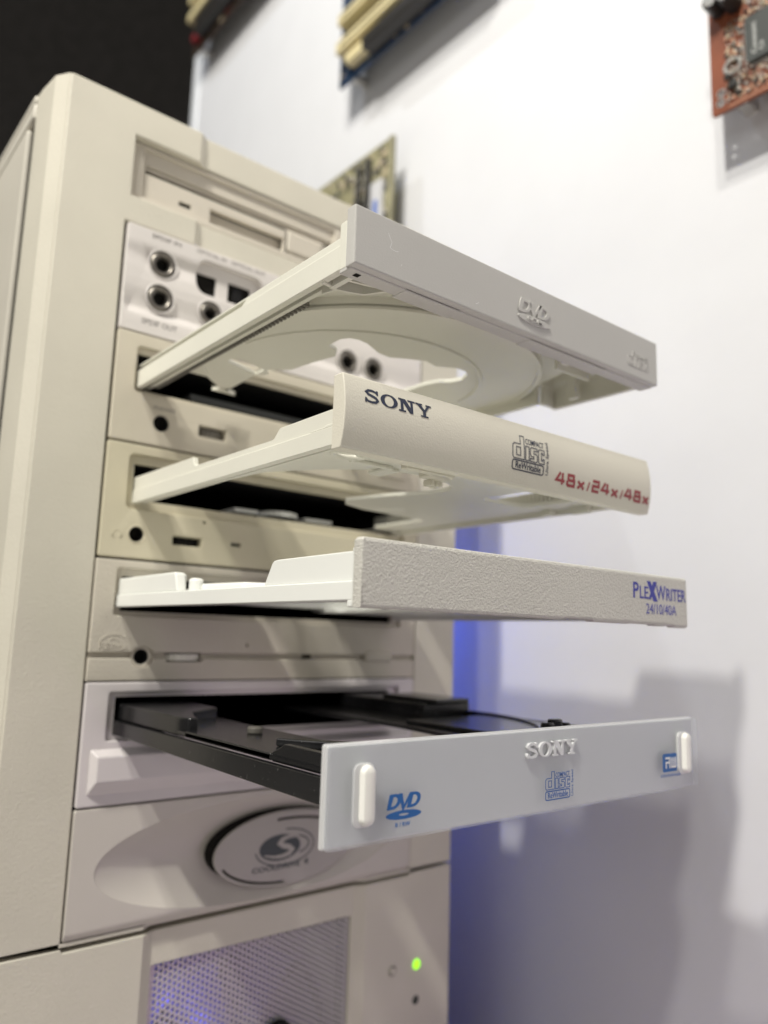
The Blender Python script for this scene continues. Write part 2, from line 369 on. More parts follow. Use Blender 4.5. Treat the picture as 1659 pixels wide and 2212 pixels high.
# perforated grille: hex-packed holes, real openings
def grille_mesh():
    bm = bmesh.new(); px, pz, r, n = 1.86, 2.18, .63, 8
    cells = {}
    cx0, cz0 = 32.6, -14.9; nx, nz = 47, 28
    vd = {}
    def V(x, y, z):
        k = (round(x, 2), round(y, 2), round(z, 2))
        if k not in vd: vd[k] = bm.verts.new((x, y, z))
        return vd[k]
    Y = 4.6
    for i in range(nx):
        for j in range(nz):
            cx = cx0+i*px; cz = cz0-j*pz-(pz/2 if i % 2 else 0)
            a, b = px/3, px*2/3     # hexagon with pointed left and right ends
            hexa = [(cx+b, cz), (cx+a, cz+pz/2), (cx-a, cz+pz/2), (cx-b, cz), (cx-a, cz-pz/2), (cx+a, cz-pz/2)]
            ri = [(cx+r*cos(pi*k/3), cz+r*1.12*sin(pi*k/3)) for k in range(6)]
            rm = [(cx+r*1.22*cos(pi*k/3), cz+r*1.34*sin(pi*k/3)) for k in range(6)]
            for k in range(6):
                l = (k+1) % 6
                bm.faces.new((V(hexa[k][0], Y, hexa[k][1]), V(hexa[l][0], Y, hexa[l][1]), V(rm[l][0], Y+.02, rm[l][1]), V(rm[k][0], Y+.02, rm[k][1])))
                bm.faces.new((V(rm[k][0], Y+.02, rm[k][1]), V(rm[l][0], Y+.02, rm[l][1]), V(ri[l][0], Y+.35, ri[l][1]), V(ri[k][0], Y+.35, ri[k][1])))
                bm.faces.new((V(ri[k][0], Y+.35, ri[k][1]), V(ri[l][0], Y+.35, ri[l][1]), V(ri[l][0], Y+.9, ri[l][1]), V(ri[k][0], Y+.9, ri[k][1])))
    bmesh.ops.recalc_face_normals(bm, faces=bm.faces)
    return to_mesh(bm)
gr = link('perforated_grille', grille_mesh(), 'grille', TW, smooth=False)
boxes('grille_edge', [(29, 33.2, 4.75, 5.4, -122, -10), (118.4, 123, 4.75, 5.4, -122, -10), (33.2, 118.4, 4.75, 5.4, -14.5, -10), (33.2, 118.4, 4.75, 5.4, -122, -76)], 'grille', TW, 0)
boxes('fan_chamber', [(28, 124, 70, 71, -122, -9), (27, 28, 6.3, 71, -122, -9), (124, 125, 6.3, 71, -122, -9), (28, 124, 6.3, 70, -9, -8)], 'dark', TW, 0)
# fan behind the grille
panel('fan_frame', [rrect(30, 122, -121, -10, 4)], [ell(76, -66, 44, n=48)], 3, .3, 'front', 17, 'fanframe', TW)
fan = bmesh.new(); tube(fan, (76, -66), 12, 20, 34, 24)
link('fan_hub', to_mesh(fan), 'dark', TW, .8)
for k in range(7):
    bm = bmesh.new(); a = 2*pi*k/7+.3; ca, sa = cos(a), sin(a)
    P = [(12, -6, 22), (42, -13, 20), (44, 12, 30), (12, 6, 33)]
    vs = [bm.verts.new((76+p[0]*ca-p[1]*sa, p[2]+d, -66+p[0]*sa+p[1]*ca)) for d in (0, 1.4) for p in P]
    for f in ((0,1,2,3),(7,6,5,4),(0,4,5,1),(1,5,6,2),(2,6,7,3),(3,7,4,0)): bm.faces.new([vs[i] for i in f])
    bmesh.ops.recalc_face_normals(bm, faces=bm.faces)
    link('fan_blade', to_mesh(bm), 'fan', TW, .3)
bm = bmesh.new(); tube(bm, (86, -51.5), 6.0, .4, 4.4, 24); bmesh.ops.recalc_face_normals(bm, faces=bm.faces)
link('grille_badge', to_mesh(bm), 'dark', TW, .6)
# lights and button on the lower panel
bm = bmesh.new(); bmesh.ops.create_uvsphere(bm, u_segments=20, v_segments=12, radius=1)
for v in bm.verts: v.co = (154.9+v.co.x*2.0, .9+v.co.y*1.2, -40.0+v.co.z*2.1)
link('power_light', to_mesh(bm), 'led', TW)
bm = bmesh.new(); tube(bm, (154.9, -54.5), 2.0, .88, 2.5, 20); link('drive_light', to_mesh(bm), 'ledoff', TW, .3)
bm = bmesh.new(); tube(bm, (141, -39.6), 2.7, .55, 2, 24, 2.0); bx = link('reset_button', to_mesh(bm), 'case', TW, .2)
bm = bmesh.new(); tube(bm, (141, -39.6), 1.5, .2, 2, 20); link('button_cap', to_mesh(bm), 'case', bx, .3)
bm = bmesh.new(); tube(bm, (141, -39.6), 2.2, .9, 1.6, 20); link('button_gap', to_mesh(bm), 'ledoff', bx, 0)

# ================================================================== FLOPPY DRIVE
FD = thing('floppy_drive', 'beige floppy drive recessed in the topmost narrow bay of the tower', 'floppy drive', (52, 80, 264))
bm = fill_mesh([rrect(.9, 102.6, 264.9, 289.2, .5)], [rrect(5.6, 97, 267.6, 287.6, .6)], 3, .4, 'front', 4.2)
b2 = fill_mesh([rrect(5.2, 97.4, 267.2, 288, .2)], [rrect(6.8, 96, 278.4, 281.8, .3), rrect(21.4, 26.6, 270.6, 272.4, .1), rrect(35, 70.6, 267.9, 274.4, .3), rrect(71.6, 91, 268.2, 279.0, .4)], 2.4, .25, 'front', 5.6)
link('bezel', to_mesh(merge(bm, b2)), 'floppy', FD)
boxes('disk_slot', [(6, 97, 8.05, 30, 278, 282.2), (20.8, 27.2, 6.3, 7.4, 270, 273)], 'hole', FD, 0)
boxes('shutter_flap', [(7.2, 95.6, 6.6, 7.4, 280.2, 281.6)], 'floppy', FD, .2)
boxes('finger_recess', [(34.6, 71, 9.2, 10, 267.5, 274.8), (34.4, 35.0, 7.9, 9.2, 267.5, 274.8), (35, 70.6, 7.9, 9.2, 267.3, 267.9)], 'floppy', FD, .2)
boxes('eject_button', [(72.2, 90.4, 4.6, 9, 268.8, 278.4)], 'floppy', FD, .8)
boxes('housing', [(1.5, 102, 10.2, 150, 264.5, 289.6)], 'dark', FD, 0)

# ================================================================== DRIVE HELPERS
def housing(D, z0, z1, slot):
    x0, x1, a, b = slot
    lst = [(.6, 147.9, 4.1, 5, z0+.3, a), (.6, 147.9, 4.1, 5, b, z1-.3), (.6, x0, 4.1, 5, a, b), (x1, 147.9, 4.1, 5, a, b),
           (x0-1, x1+1, 5, 175, a-6, a-5), (x0-1, x1+1, 5, 175, b, b+1), (x0-1.2, x0-.2, 5, 175, a-5, b), (x1+.2, x1+1.2, 5, 175, a-5, b), (x0-1, x1+1, 175, 176, a-6, b+1)]
    return boxes('housing', lst, 'dark', D, 0)
def jack(parent, c, r, y, ring='hole', rim=None):
    bm = bmesh.new(); tube(bm, c, r, y, y+3.0, 24, r-.45)
    j = link('headphone_jack', to_mesh(bm), rim or 'nickel', parent, 0)
    bm = bmesh.new(); tube(bm, c, r-.46, y+2.2, y+3.0, 20); link('jack_hole', to_mesh(bm), 'hole', j, 0)
    return j
def wheel(parent, x0, x1, z0, z1, y, m='wheel', ridges=14):
    bm = bmesh.new(); cx, cy, R = (x0+x1)/2, y+9.2, 9.6
    P = []; n = 64
    for i in range(n):
        r = R-(.35 if i % 2 else 0); P.append((cx+r*cos(2*pi*i/n), cy+r*sin(2*pi*i/n)))
    prism(bm, P, 'z', z0+.25, z1-.25)
    return link('volume_wheel', to_mesh(bm), m, parent, 0, smooth=False)

# ================================================================== AUDIO PANEL (sockets bay)
AP = thing('audio_panel', 'white bay panel with round audio sockets and an optical window, below the floppy drive', 'audio panel', (74, 20, 211))
H1 = ell(14.8, 240.8, 5.4, 5.4, 32); H2 = ell(14.8, 227.0, 5.4, 5.4, 32); H3 = ell(35.9, 227.2, 5.0, 5.0, 32)
J4, J5 = (104.6, 224.6), (119.4, 224.6); H4 = ell(*J4, 5.6, 5.6, 32); H5 = ell(*J5, 5.6, 5.6, 32)
win = rrect(29.2, 59.0, 234.6, 248.6, 4.2, 6)
bm = fill_mesh([rrect(.2, 148.6, 211.4, 253.2, .6)], [H1, H2, H3, H4, H5, win], 3.6, .5, 'front', 0)
cut(bm, 'z', [213+k*.9 for k in range(44)])
pr = [(211.4, .1), (215.5, .0), (218.5, .1), (221.6, 1.5), (224.5, 1.2), (229, .35), (232.5, .25), (237, .5), (242.2, 1.7), (245.6, .25), (247, 0), (253.5, 0)]
for v in bm.verts:
    if 1.2 < v.co.x < 147.8: v.co.y += lerp(v.co.z, pr)
apb = link('bezel', to_mesh(bm), 'audio', AP)
boxes('housing', [(.6, 148, 5, 60, 211.8, 253)], 'dark', AP, 0)
for c, r in (((14.8, 240.8), 4.9), ((14.8, 227.0), 4.9), ((35.9, 227.2), 4.5), (J4, 5.0), (J5, 5.0)):
    bm = bmesh.new(); torus(bm, c, r-1.0, .95, 1.0); tube(bm, c, r-.6, 1.2, 4.6, 24, r-2.3)
    j = link('audio_socket', to_mesh(bm), 'nickel', AP)
    bm = bmesh.new(); tube(bm, c, r-2.0, 3.2, 4.6, 20); link('socket_hole', to_mesh(bm), 'hole', j, 0)
    bm = bmesh.new(); tube(bm, c, r+1.1, 4.5, 4.9, 24); link('socket_seat', to_mesh(bm), 'grey', j, 0)
    bm = bmesh.new(); torus(bm, c, r+.75, .3, .35); link('socket_collar', to_mesh(bm), 'audio', j)
ow = panel('optical_window', [rrect(28.6, 59.6, 234, 249.2, 1)], [rrect(29.3, 38.7, 235.4, 243.9, .4), rrect(44.0, 54.4, 235.6, 244.0, .4)], 1.2, .15, 'front', 3.0, 'audio', AP)
boxes('optical_port', [(29.3, 38.7, 4.3, 4.9, 235.4, 243.9), (44.0, 54.4, 4.3, 4.9, 235.6, 244.0)], 'hole', ow, 0)
boxes('port_shutter', [(46.6, 50.6, 3.4, 4.2, 237.0, 243.4)], 'dark', ow, .3)
text('lettering', 'SPDIF IN', 9.6, 21.4, 250.1, 251.8, 0, 'grey', AP, bold=.012)
text('lettering', 'OPTICAL IN', 28.0, 41.0, 250.6, 252.3, 0, 'grey', AP)
text('lettering', 'OPTICAL OUT', 43.3, 59.3, 250.6, 252.3, 0, 'grey', AP)
text('lettering', 'SPDIF OUT', 8.2, 22.2, 215.2, 217.3, .05, 'grey', AP, bold=.015)

# ================================================================== DRIVE 1 : dvd drive
D1 = thing('dvd_drive', 'beige disc drive with open ivory tray and plain grey faceplate embossed DVD, uppermost open tray', 'disc drive', (74, 60, 169))
slot1 = (8.7, 139.8, 190.0, 204.0)
bm = fill_mesh([rrect(0, 148.5, 169.5, 211.0, .8)], [rrect(7.6, 140.8, 188.5, 206.2, 1.6), ell(19.0, 178.4, 3.1, n=28), rrect(34.3, 46.1, 176.6, 180.8, .3)], 2.0, .5, 'front', 0)
b2 = fill_mesh([rrect(.3, 148.2, 169.8, 210.7, .3)], [rrect(*slot1, .3), ell(19.0, 178.4, 3.1, n=28), rrect(34.3, 46.1, 176.6, 180.8, .3)], 2.0, .25, 'front', 2.0)
bz = link('bezel', to_mesh(merge(bm, b2)), 'drive1', D1)
housing(D1, 169.5, 211, slot1); jack(D1, (19.0, 178.4), 3.1, .7, rim='dark'); wheel(D1, 34.9, 45.6, 177.0, 180.4, 1.7)
text('lettering', 'PHONES', 15.6, 24.0, 183.3, 184.7, 0, 'grey', D1)
bm = bmesh.new(); tube(bm, (63, 176.5), .7, -.03, 1, 12); link('eject_pinhole', to_mesh(bm), 'hole', D1, 0)
boxes('eject_button', [(124, 140, -1.2, 3, 174.6, 180.4)], 'drive1', D1, .6)
# tray
boxes('carriage_bar', [(34, 96, 10, 18, 192.6, 196.2)], 'chip', D1, .6)
boxes('carriage_clip', [(98, 112, 8, 16, 192.2, 195.2)], 'wheel', D1, .6)
YF1 = -133.3
hole1 = [(42,-74.6),(41.6,-81.5),(43.2,-84.4),(46.2,-85.2),(50,-84.6),(53.9,-82.6),(58,-80.6),(63.2,-80),(68,-83),(74,-86),(80,-84.5),(86.6,-88.2),(91,-88),(94.5,-85.4),(96.9,-80.3),(95.6,-75.6),(92.4,-73),(90.8,-66),(90.8,-40),(92,20),(30,20),(31.6,2),(40.6,-12.1),(39.2,-39.6),(45.9,-46.1),(47,-56),(49.3,-68.3),(46.5,-73)]
def capsule(p, q, r, n=8):
    p, q = Vector(p), Vector(q); a = math.atan2(q.y-p.y, q.x-p.x); P = []
    for i in range(n+1): t = a-pi/2+pi*i/n; P.append((q.x+r*cos(t), q.y+r*sin(t)))
    for i in range(n+1): t = a+pi/2+pi*i/n; P.append((p.x+r*cos(t), p.y+r*sin(t)))
    return P
def circ_cut(c, R, x0, x1, y0, y1, n=72):  # disc clipped to a rectangle
    return [(min(max(c[0]+R*cos(2*pi*i/n), x0), x1), min(max(c[1]+R*sin(2*pi*i/n), y0), y1)) for i in range(n)]
c1 = (71, -60); R1 = 60.5
sl1 = capsule((28.0, -40.0), (39.0, -36.0), 3.0)
bowl1 = circ_cut(c1, R1, 18.6, 200, -300, 24)
T1 = deck('tray', [[(14.2,-115),(28,-115),(28,-126.5),(137,-126.5),(137,-89),(128,-88),(128,24),(14.2,24)]], [circ_cut(c1, R1-1.6, 19.6, 125, -118.7, 23.5), [(118.5,-125.5),(136,-125.5),(136,-91),(127.5,-91),(125.5,-100),(121.5,-112)]], 1.2, .15, 197.6, 'tray', D1, -9)
boxes('pocket_cap', [(117.5, 137, -126.4, -90, 203.0, 203.6), (117.5, 118.3, -126.4, -113, 198.9, 203.0), (136.2, 137, -126.4, -90, 199.2, 203.0), (118.3, 136.2, -90.8, -90, 198.9, 203.0), (120, 126.5, -112, -90.8, 199.4, 200)], 'tray', T1, 0)
boxes('deck_cap', [(9.6, 15.0, -126.4, 16, 198.9, 199.4), (15.0, 29, -126.4, -118.5, 201.4, 201.8), (15.0, 29, -118.5, -114, 199.0, 199.4), (14.2, 15.0, -126.4, -118.5, 198.9, 201.4), (29, 29.8, -126.4, -118.5, 197.6, 201.4), (15, 29, -119.0, -118.5, 199.0, 201.4)], 'tray', T1, 0)
deck('disc_recess', [bowl1], [hole1, sl1], 1.5, .35, 194.2, 'tray', T1, -5)
deck('recess_wall', [circ_cut(c1, R1, 18.6, 200, -300, 24.5)], [circ_cut(c1, R1-1.5, 19.8, 199, -299, 23.2)], 4.2, .2, 193.7, 'tray', T1, -22)
def ring_xy(c, R, w, a0, a1, n=40):
    return [(c[0]+(R+w/2)*cos(radians(a0+(a1-a0)*i/n)), c[1]+(R+w/2)*sin(radians(a0+(a1-a0)*i/n))) for i in range(n+1)]+[(c[0]+(R-w/2)*cos(radians(a1+(a0-a1)*i/n)), c[1]+(R-w/2)*sin(radians(a1+(a0-a1)*i/n))) for i in range(n+1)]
panel('small_disc_ring', [ring_xy((68, -52), 47, 1.6, -172, -12)], [], .7, .25, 'flat', 193.6, 'tray', T1)
# left rail with stepped top, inner rib, rack of teeth
bm = bmesh.new(); box(bm, 9, 11.0, -126.6, 20, 190.4, 197.0)
prism(bm, [(-126.6, 197.0), (20, 197.0), (20, 197.4), (-75.6, 197.4), (-77.8, 198.7), (-80.4, 199.3), (-126.6, 199.3)], 'x', 9.5, 11.0)
link('side_rail', to_mesh(bm), 'tray', T1, .2)
boxes('inner_rib', [(14.0, 15.4, -115.8, 18, 191.8, 198.9), (11.0, 15.4, -117.4, -115.8, 191.0, 198.9)], 'tray', T1, .2)
bm = bmesh.new()
for k in range(52): box(bm, 17.2, 18.8, -98+k*2.0, -97.1+k*2.0, 192.9, 194.3)
link('gear_rack', to_mesh(bm), 'wheel', T1, 0, smooth=False)
boxes('far_rail', [(137, 139.2, -126.5, -89, 190.2, 199.2), (128, 130, -89, 20, 190.4, 199), (130, 137, -90.5, -89, 190.4, 199)], 'tray', T1, .2)
boxes('rail_boss', [(131.5, 134, -104.4, -100.6, 190.4, 197.6), (104, 107.6, -121.0, -118.6, 192.4, 197.6), (110, 128, -113, -111.8, 193.6, 197.6)], 'tray', T1, .3)
def rib(pts, w, z0, z1): return fill_mesh([ribbon(pts, w)[1]], [], z1-z0, .15, 'flat', z0)
bm = merge(rib([(13.4,-123.4),(19,-124.6),(25.6,-126.6)], .8, 189.9, 198.9), rib([(13.4,-112.5),(14.4,-117.2),(17.7,-118.2),(21.4,-119.6),(26.6,-128.6)], .8, 189.9, 198.9),
           rib([(13,-127.5),(13,-117)], 1.5, 189.7, 198.9), rib([(9.6,-118),(13.4,-117.6)], 1.2, 189.9, 198.9))
link('corner_ribs', to_mesh(bm), 'tray', T1)
F1 = link('faceplate', to_mesh(fill_mesh([rrect(7.9, 138.4, 189.3, 204.6, .35, 2)], [], 3.6, .45, 'front', YF1)), 'face1', D1)
boxes('faceplate_back', [(8.5, 137.8, YF1+4.0, YF1+7.0, 189.8, 202.2), (12, 134, YF1+3.4, YF1+4.2, 190.4, 203)], 'tray', F1, .3)
boxes('bottom_lip', [(8.6, 138, YF1+2.2, YF1+6.8, 188.9, 190.2), (26, 46, YF1+2.2, YF1+7.6, 188.7, 190.2), (74, 112, YF1+2.2, YF1+7.4, 188.7, 190.2)], 'face1', F1, .25)
boxes('lip_notch', [(11.2, 12.8, YF1+3.4, YF1+5.0, 188.82, 189.4)], 'hole', F1, 0)
dv = dvd_shapes(66.3, 81.0, 195.0, 199.2)
bm1 = shapes_mesh(dv, YF1+.02, .34, bevel=.08)
link('embossed_logo', bm1, 'face1', F1, smooth=False)
link('embossed_ellipse', to_mesh(fill_mesh([ell(73.4, 193.6, 7.2, 1.25, 32)], [], .45, .15, 'front', YF1-.36)), 'face1', F1, smooth=False)
text('embossed_letters', 'ROM', 70.2, 76.6, 193.1, 194.2, YF1-.34, 'face1', F1, th=.3, bold=.02)
link('embossed_disc_logo', shapes_mesh(disc_shapes(120.8, 132.6, 190.0, 197.9, .30), YF1+.02, .16, bevel=.05), 'face1', F1, smooth=False)
text('embossed_small_letters', 'COMPACT', 125.8, 132.4, 196.3, 197.5, YF1, 'face1', F1, th=.14)
sc = [(18.2, 200.6), (18.8, 199.4), (19.4, 198.6), (19.1, 197.6), (18.8, 197.0), (19.5, 196.7), (20.8, 196.6), (21.6, 196.8)]
for q in (ribbon(sc, .12), ribbon([(22.6, 193.4), (22.8, 193.9)], .12), ribbon([(49.2, 191.6), (49.9, 191.9), (50.4, 192.4)], .14)):
    link('scratch', shapes_mesh([q], YF1, .02), 'white', F1, smooth=False)

# ================================================================== DRIVE 2 : cream cd burner
D2 = thing('cd_burner_drive', 'yellowed beige disc burner with open cream tray whose curved front carries red speed numbers', 'disc drive', (74, 60, 126))
slot2 = (10.9, 137.6, 148.6, 162.0)
hs2 = [ell(12.9, 135.8, 2.9, n=28), rrect(27.0, 38.7, 133.5, 136.8, .2), rrect(51.3, 55.5, 135.3, 136.6, .1), ell(39.3, 143.1, .55, n=12)]
bm = fill_mesh([rrect(-.1, 148.5, 127.0, 168.9, .8)], [rrect(8.2, 140.4, 144.9, 165.2, 2.0)]+hs2, 2.0, .5, 'front', .2)
b2 = fill_mesh([rrect(.3, 148.2, 127.3, 168.6, .3)], [rrect(*slot2, .3)]+hs2, 2.0, .25, 'front', 2.2)
link('bezel', to_mesh(merge(bm, b2)), 'drive2', D2)
housing(D2, 127, 168.9, slot2)
jack(D2, (12.9, 135.8), 2.9, 1.0, rim='dark'); bm = bmesh.new(); torus(bm, (12.9, 135.8), 3.1, .3, .3); link('jack_rim', to_mesh(bm), 'drive2', D2)
boxes('volume_slot', [(27.2, 38.5, 3.4, 4, 133.6, 136.6)], 'hole', D2, 0); wheel(D2, 28.4, 37.4, 133.9, 136.3, 2.6, 'dark')
boxes('activity_light', [(51.4, 55.4, 1.4, 3, 135.4, 136.5)], 'ledwin', D2, 0)
link('headphone_symbol', shapes_mesh([ribbon([(5.8+1.7*cos(radians(a)), 134.9+2.0*sin(radians(a))) for a in range(200, -21, -20)], .45), ('poly', [(4.0,133.9),(4.9,133.9),(4.9,135.2),(4.0,135.2)]), ('poly', [(6.8,133.9),(7.7,133.9),(7.7,135.2),(6.8,135.2)])], .22, .14, bevel=.04), 'drive2', D2, smooth=False)
bm = bmesh.new(); prism(bm, [(80+(8.5 if i % 2 else 7.8)*cos(2*pi*i/48), 14+(8.5 if i % 2 else 7.8)*sin(2*pi*i/48)) for i in range(48)], 'z', 151.0, 153.0)
link('drive_gear', to_mesh(bm), 'tray3', D2, 0, smooth=False)
boxes('gear_bracket', [(56, 67, 8, 20, 150.4, 152.2)], 'tray3', D2, .3)
boxes('latch_slider', [(90, 104, 7, 16, 150.2, 151.8)], 'tray3', D2, .3)
YF2 = -129.5
f2prof = [(145.4+i*.62, 1.45*((145.4+i*.62-154.7)/9.3)**2) for i in range(31)]
hole2 = [(24,-70),(32.8,-85),(37,-90),(41.4,-94.3),(46,-98),(50.8,-100.2),(62,-101.5),(74,-98),(80,-93.5),(82,-88.5),(81,-80),(78.9,-73.9),(76,-68),(74.2,-61),(72,-54),(71,-47.5),(75,-42),(86,-38),(122,-35),(122,22),(22,22),(21,-40)]
rh2 = ell(25.6, -110.6, 4.6, 3.6, 24)
T2 = deck('tray', [[(13,-124.5),(136,-124.5),(136,34),(13,34)]], [hole2, rh2, capsule((88.5,-40),(97,-50), .6), rrect(100, 124, -112, -86, 5)], 1.4, .3, 150.2, 'tray', D2, -1)
bm = bmesh.new(); box(bm, 11, 13.2, -124.6, 18, 147.2, 151.9)
prism(bm, [(-124.6, 151.9), (18, 151.9), (18, 157.0), (-45.6, 156.8), (-46.4, 154.4), (-47.7, 153.7), (-94.6, 153.6), (-95.4, 154.2), (-97.4, 156.0), (-98.4, 156.3), (-124.6, 156.5)], 'x', 11.5, 13.2)
prism(bm, [(-124.6, 151.9), (-112.4, 151.9), (-114, 152.2), (-119.2, 152.3), (-120, 152.7), (-124.6, 152.7)], 'x', 11.1, 11.49)
link('side_rail', to_mesh(bm), 'tray', T2, .2)
boxes('inner_rib', [(14.8, 16.0, -124, 16, 147.6, 150.2)], 'tray', T2, .15)
bm = bmesh.new(); torus(bm, (0, 0), 5.2, .8, 0, 32, 10)
for v in bm.verts: v.co = (25.6+v.co.x*.95, -110.6+v.co.z*.78, 149.6+v.co.y)
link('hole_collar', to_mesh(bm), 'tray', T2)
bm = bmesh.new(); torus(bm, (0, 0), 2.4, .7, 0, 24, 8)
for v in bm.verts: v.co = (29.2+v.co.x*.95, -112.8+v.co.z*.78, 149.6+v.co.y)
link('small_hole_collar', to_mesh(bm), 'tray', T2)
boxes('latch_block', [(38, 56, -119.5, -117, 146.4, 150.2), (49, 57, -118, -112, 146.4, 148.2), (52, 53.5, -114, -110.6, 144.6, 146.5), (55, 57.5, -113, -109.4, 144.8, 146.5), (38, 56, -121.5, -119.5, 147.6, 150.2)], 'face2', T2, .3)
boxes('far_rail', [(135.6, 138.2, -124.5, 18, 148.4, 151.6), (136.6, 138.2, -124.5, 18, 151.6, 158.6), (128.6, 135.6, -124.5, 18, 150.3, 151.5), (133, 135.6, -108, -100, 147.6, 150.2), (132, 135.6, -92, -88, 148.2, 150.2)], 'tray', T2, .2)
bm = bmesh.new()
for k in range(54): box(bm, 135.3, 136.6, -100+k*2.0, -98.9+k*2.0, 151.7, 158.2)
link('gear_rack', to_mesh(bm), 'tray', T2, 0, smooth=False)
boxes('recess_step', [(44, 49, -103.5, -95, 149.2, 150.2), (30, 45, -105.6, -104.2, 149.0, 150.2)], 'tray', T2, .3)
# curved faceplate: profile in (y,z) swept along x, with grain-rounded ends
def face2():
    zs = [145.4, 145.7, 146.2, 146.9, 147.6, 149, 150.5, 152, 153.5, 155, 156.5, 158, 159.5, 161, 162, 163, 163.6, 164.0]
    front = [(YF2+lerp(z, f2prof), z) for z in zs]
    P = front+[(YF2+5.0, 164.0), (YF2+5.0, 145.4)]
    bm = bmesh.new(); prism(bm, P, 'x', 9.7, 138.9); return bm
F2 = link('faceplate', to_mesh(face2()), 'face2', D2, .4, seg=3, angle=40)
yf2 = lambda z: lerp(z, f2prof)
link('brand_lettering', shapes_mesh(sony_shapes(15.6, 37.6, 157.7, 161.2), YF2-.02, .05, yf2), 'navy', F2, smooth=False)
link('disc_logo', shapes_mesh(disc_shapes(68.8, 82.6, 149.1, 160.0, .25), YF2-.02, .05, yf2), 'navy', F2, smooth=False)
text('lettering', 'COMPACT', 74.4, 82.5, 157.9, 159.6, YF2-.02, 'navy', F2, yfun=yf2, th=.05, bold=.008)
link('logo_frame', shapes_mesh([ribbon(rrect(68.8, 82.4, 149.9, 152.6, .7), .36, True)], YF2-.02, .05, yf2), 'navy', F2, smooth=False)
text('lettering', 'ReWritable', 70.2, 81.2, 150.35, 152.3, YF2-.02, 'navy', F2, yfun=yf2, th=.05, bold=.012)
text('lettering', 'Ultra Speed', 83.4, 84.9, 150.2, 160.0, YF2-.02, 'navy', F2, rot=True, yfun=yf2, th=.05)
# blocky speed numerals
def seg_glyph(ch):
    g = {'4': [[(.72,0),(.72,1)], [(.45,1),(0,.32),(1,.32)]], '8': [[(0,.05),(0,.45)],[(0,.06),(.9,.06),(.9,.5),(.08,.5)],[(.1,.5),(.1,.94),(.8,.94),(.8,.5)]],
         '2': [[(.05,.94),(.9,.94),(.9,.5),(.1,.5),(.1,.06),(.95,.06)]], 'x': [[(.05,.0),(.9,.62)],[(.05,.62),(.9,.0)]], '/': [[(.1,-.05),(.8,.75)]]}
    return g[ch]
S = []; x = 88.6
for ch, w in zip('48x/24x/48x', (5.0,4.7,4.6,2.4,4.7,5.0,4.6,2.4,5.0,4.7,4.6)):
    for st in seg_glyph(ch): S.append(ribbon([(x+p[0]*(w-1.0), 148.6+p[1]*3.5+(x-88)*.0) for p in st], .92 if ch != '/' else .55))
    x += w*1.055
link('speed_numbers', shapes_mesh(S, YF2-.02, .04, yf2), 'red', F2, smooth=False)

# ================================================================== DRIVE 3 : leather-grain burner
D3 = thing('cd_writer_drive', 'beige disc writer with open white tray, leather-grain faceplate and blue lettering at its right end', 'disc drive', (74, 60, 84))
slot3 = (9.8, 135.6, 108.2, 120.6)
up = [rrect(7.0, 139.6, 106.5, 123.4, 1.0), ell(60.8, 97.0, .55, n=12)]
lo = [rrect(28, 42.2, 90.4, 91.75, 0)] if False else []
bmA = fill_mesh([[(-.4,93.7),(14.4,93.7),(15.2,94.4),(16.6,95.4),(18.6,95.9),(20.6,95.4),(22.2,94.4),(23,93.7),(27.8,93.7),(42.4,93.7),(148.3,93.7),(148.3,126.2),(-.4,126.2)]], up, 2.2, .5, 'front', 0)
bmB = fill_mesh([[(-.4,83.9),(148.3,83.9),(148.3,91.7),(42.4,91.7),(42.4,90.5),(27.9,90.5),(27.9,91.7),(23,91.7),(22.4,90.3),(20.8,88.9),(18.6,88.5),(16.4,88.9),(14.9,90.3),(14.4,91.7),(-.4,91.7)]], [], 2.2, .5, 'front', 0)
bmC = fill_mesh([rrect(-.2, 148.1, 84.1, 126.0, .3)], [rrect(*slot3, .3), ell(18.6, 92.2, 2.7, n=28), rrect(28, 42.3, 90.6, 93.6, .2), rrect(87.9, 92.6, 92.0, 93.5, .1), ell(60.8, 97.0, .55, n=12)], 2.0, .25, 'front', 2.0)
link('bezel', to_mesh(merge(bmA, bmB, bmC)), 'drive3', D3)
housing(D3, 83.9, 126, slot3); jack(D3, (18.6, 92.2), 2.7, 1.4, rim='dark')
bm = bmesh.new(); torus(bm, (18.6, 92.2), 3.4, .7, 1.5, 32); link('jack_rim', to_mesh(bm), 'drive3', D3)
wheel(D3, 28.8, 41.4, 90.7, 93.5, .3, 'tray'); boxes('activity_light', [(88, 92.4, 2.4, 4, 92.1, 93.4)], 'hole', D3, 0)
boxes('eject_button', [(119.6, 134.4, -.9, 3, 90.9, 95.3)], 'drive3', D3, .8)
arch = [(7.9+5.0*cos(radians(a)), 96.4+3.6*sin(radians(a))) for a in range(172, 7, -12)]
link('embossed_logo', shapes_mesh([ribbon(arch, lambda t: .3+.7*sin(pi*t)), ribbon([(7.9+1.6*cos(radians(a)), 97.4+1.1*sin(radians(a))) for a in range(0, 300, 20)], .4), ('poly', [(2.6,96.5),(6.4,96.5),(6.4,96.9),(2.6,96.9)])], .02, .16, bevel=.04), 'drive3', D3, smooth=False)
text('embossed_letters', 'PLEXTOR', 2.9, 13.1, 94.6, 96.2, .02, 'drive3', D3, th=.16, bold=.02)
YF3 = -141.8
T3 = deck('tray', [[(10,-138),(136,-138),(136,20),(10,20)]], [[(40,-90),(60,-100),(84,-92),(99,-70),(100,18),(36,18),(38,-60)]], 1.4, .2, 111.4, 'tray3', D3, 14)
bm = bmesh.new(); box(bm, 8, 10.2, -138.2, 16, 109.5, 113.8)
prism(bm, [(-138.2, 113.8), (-98.8, 113.8), (-102.3, 119.4), (-103.2, 120.0), (-104.8, 120.2), (-138.2, 120.4)], 'x', 8.6, 10.2)
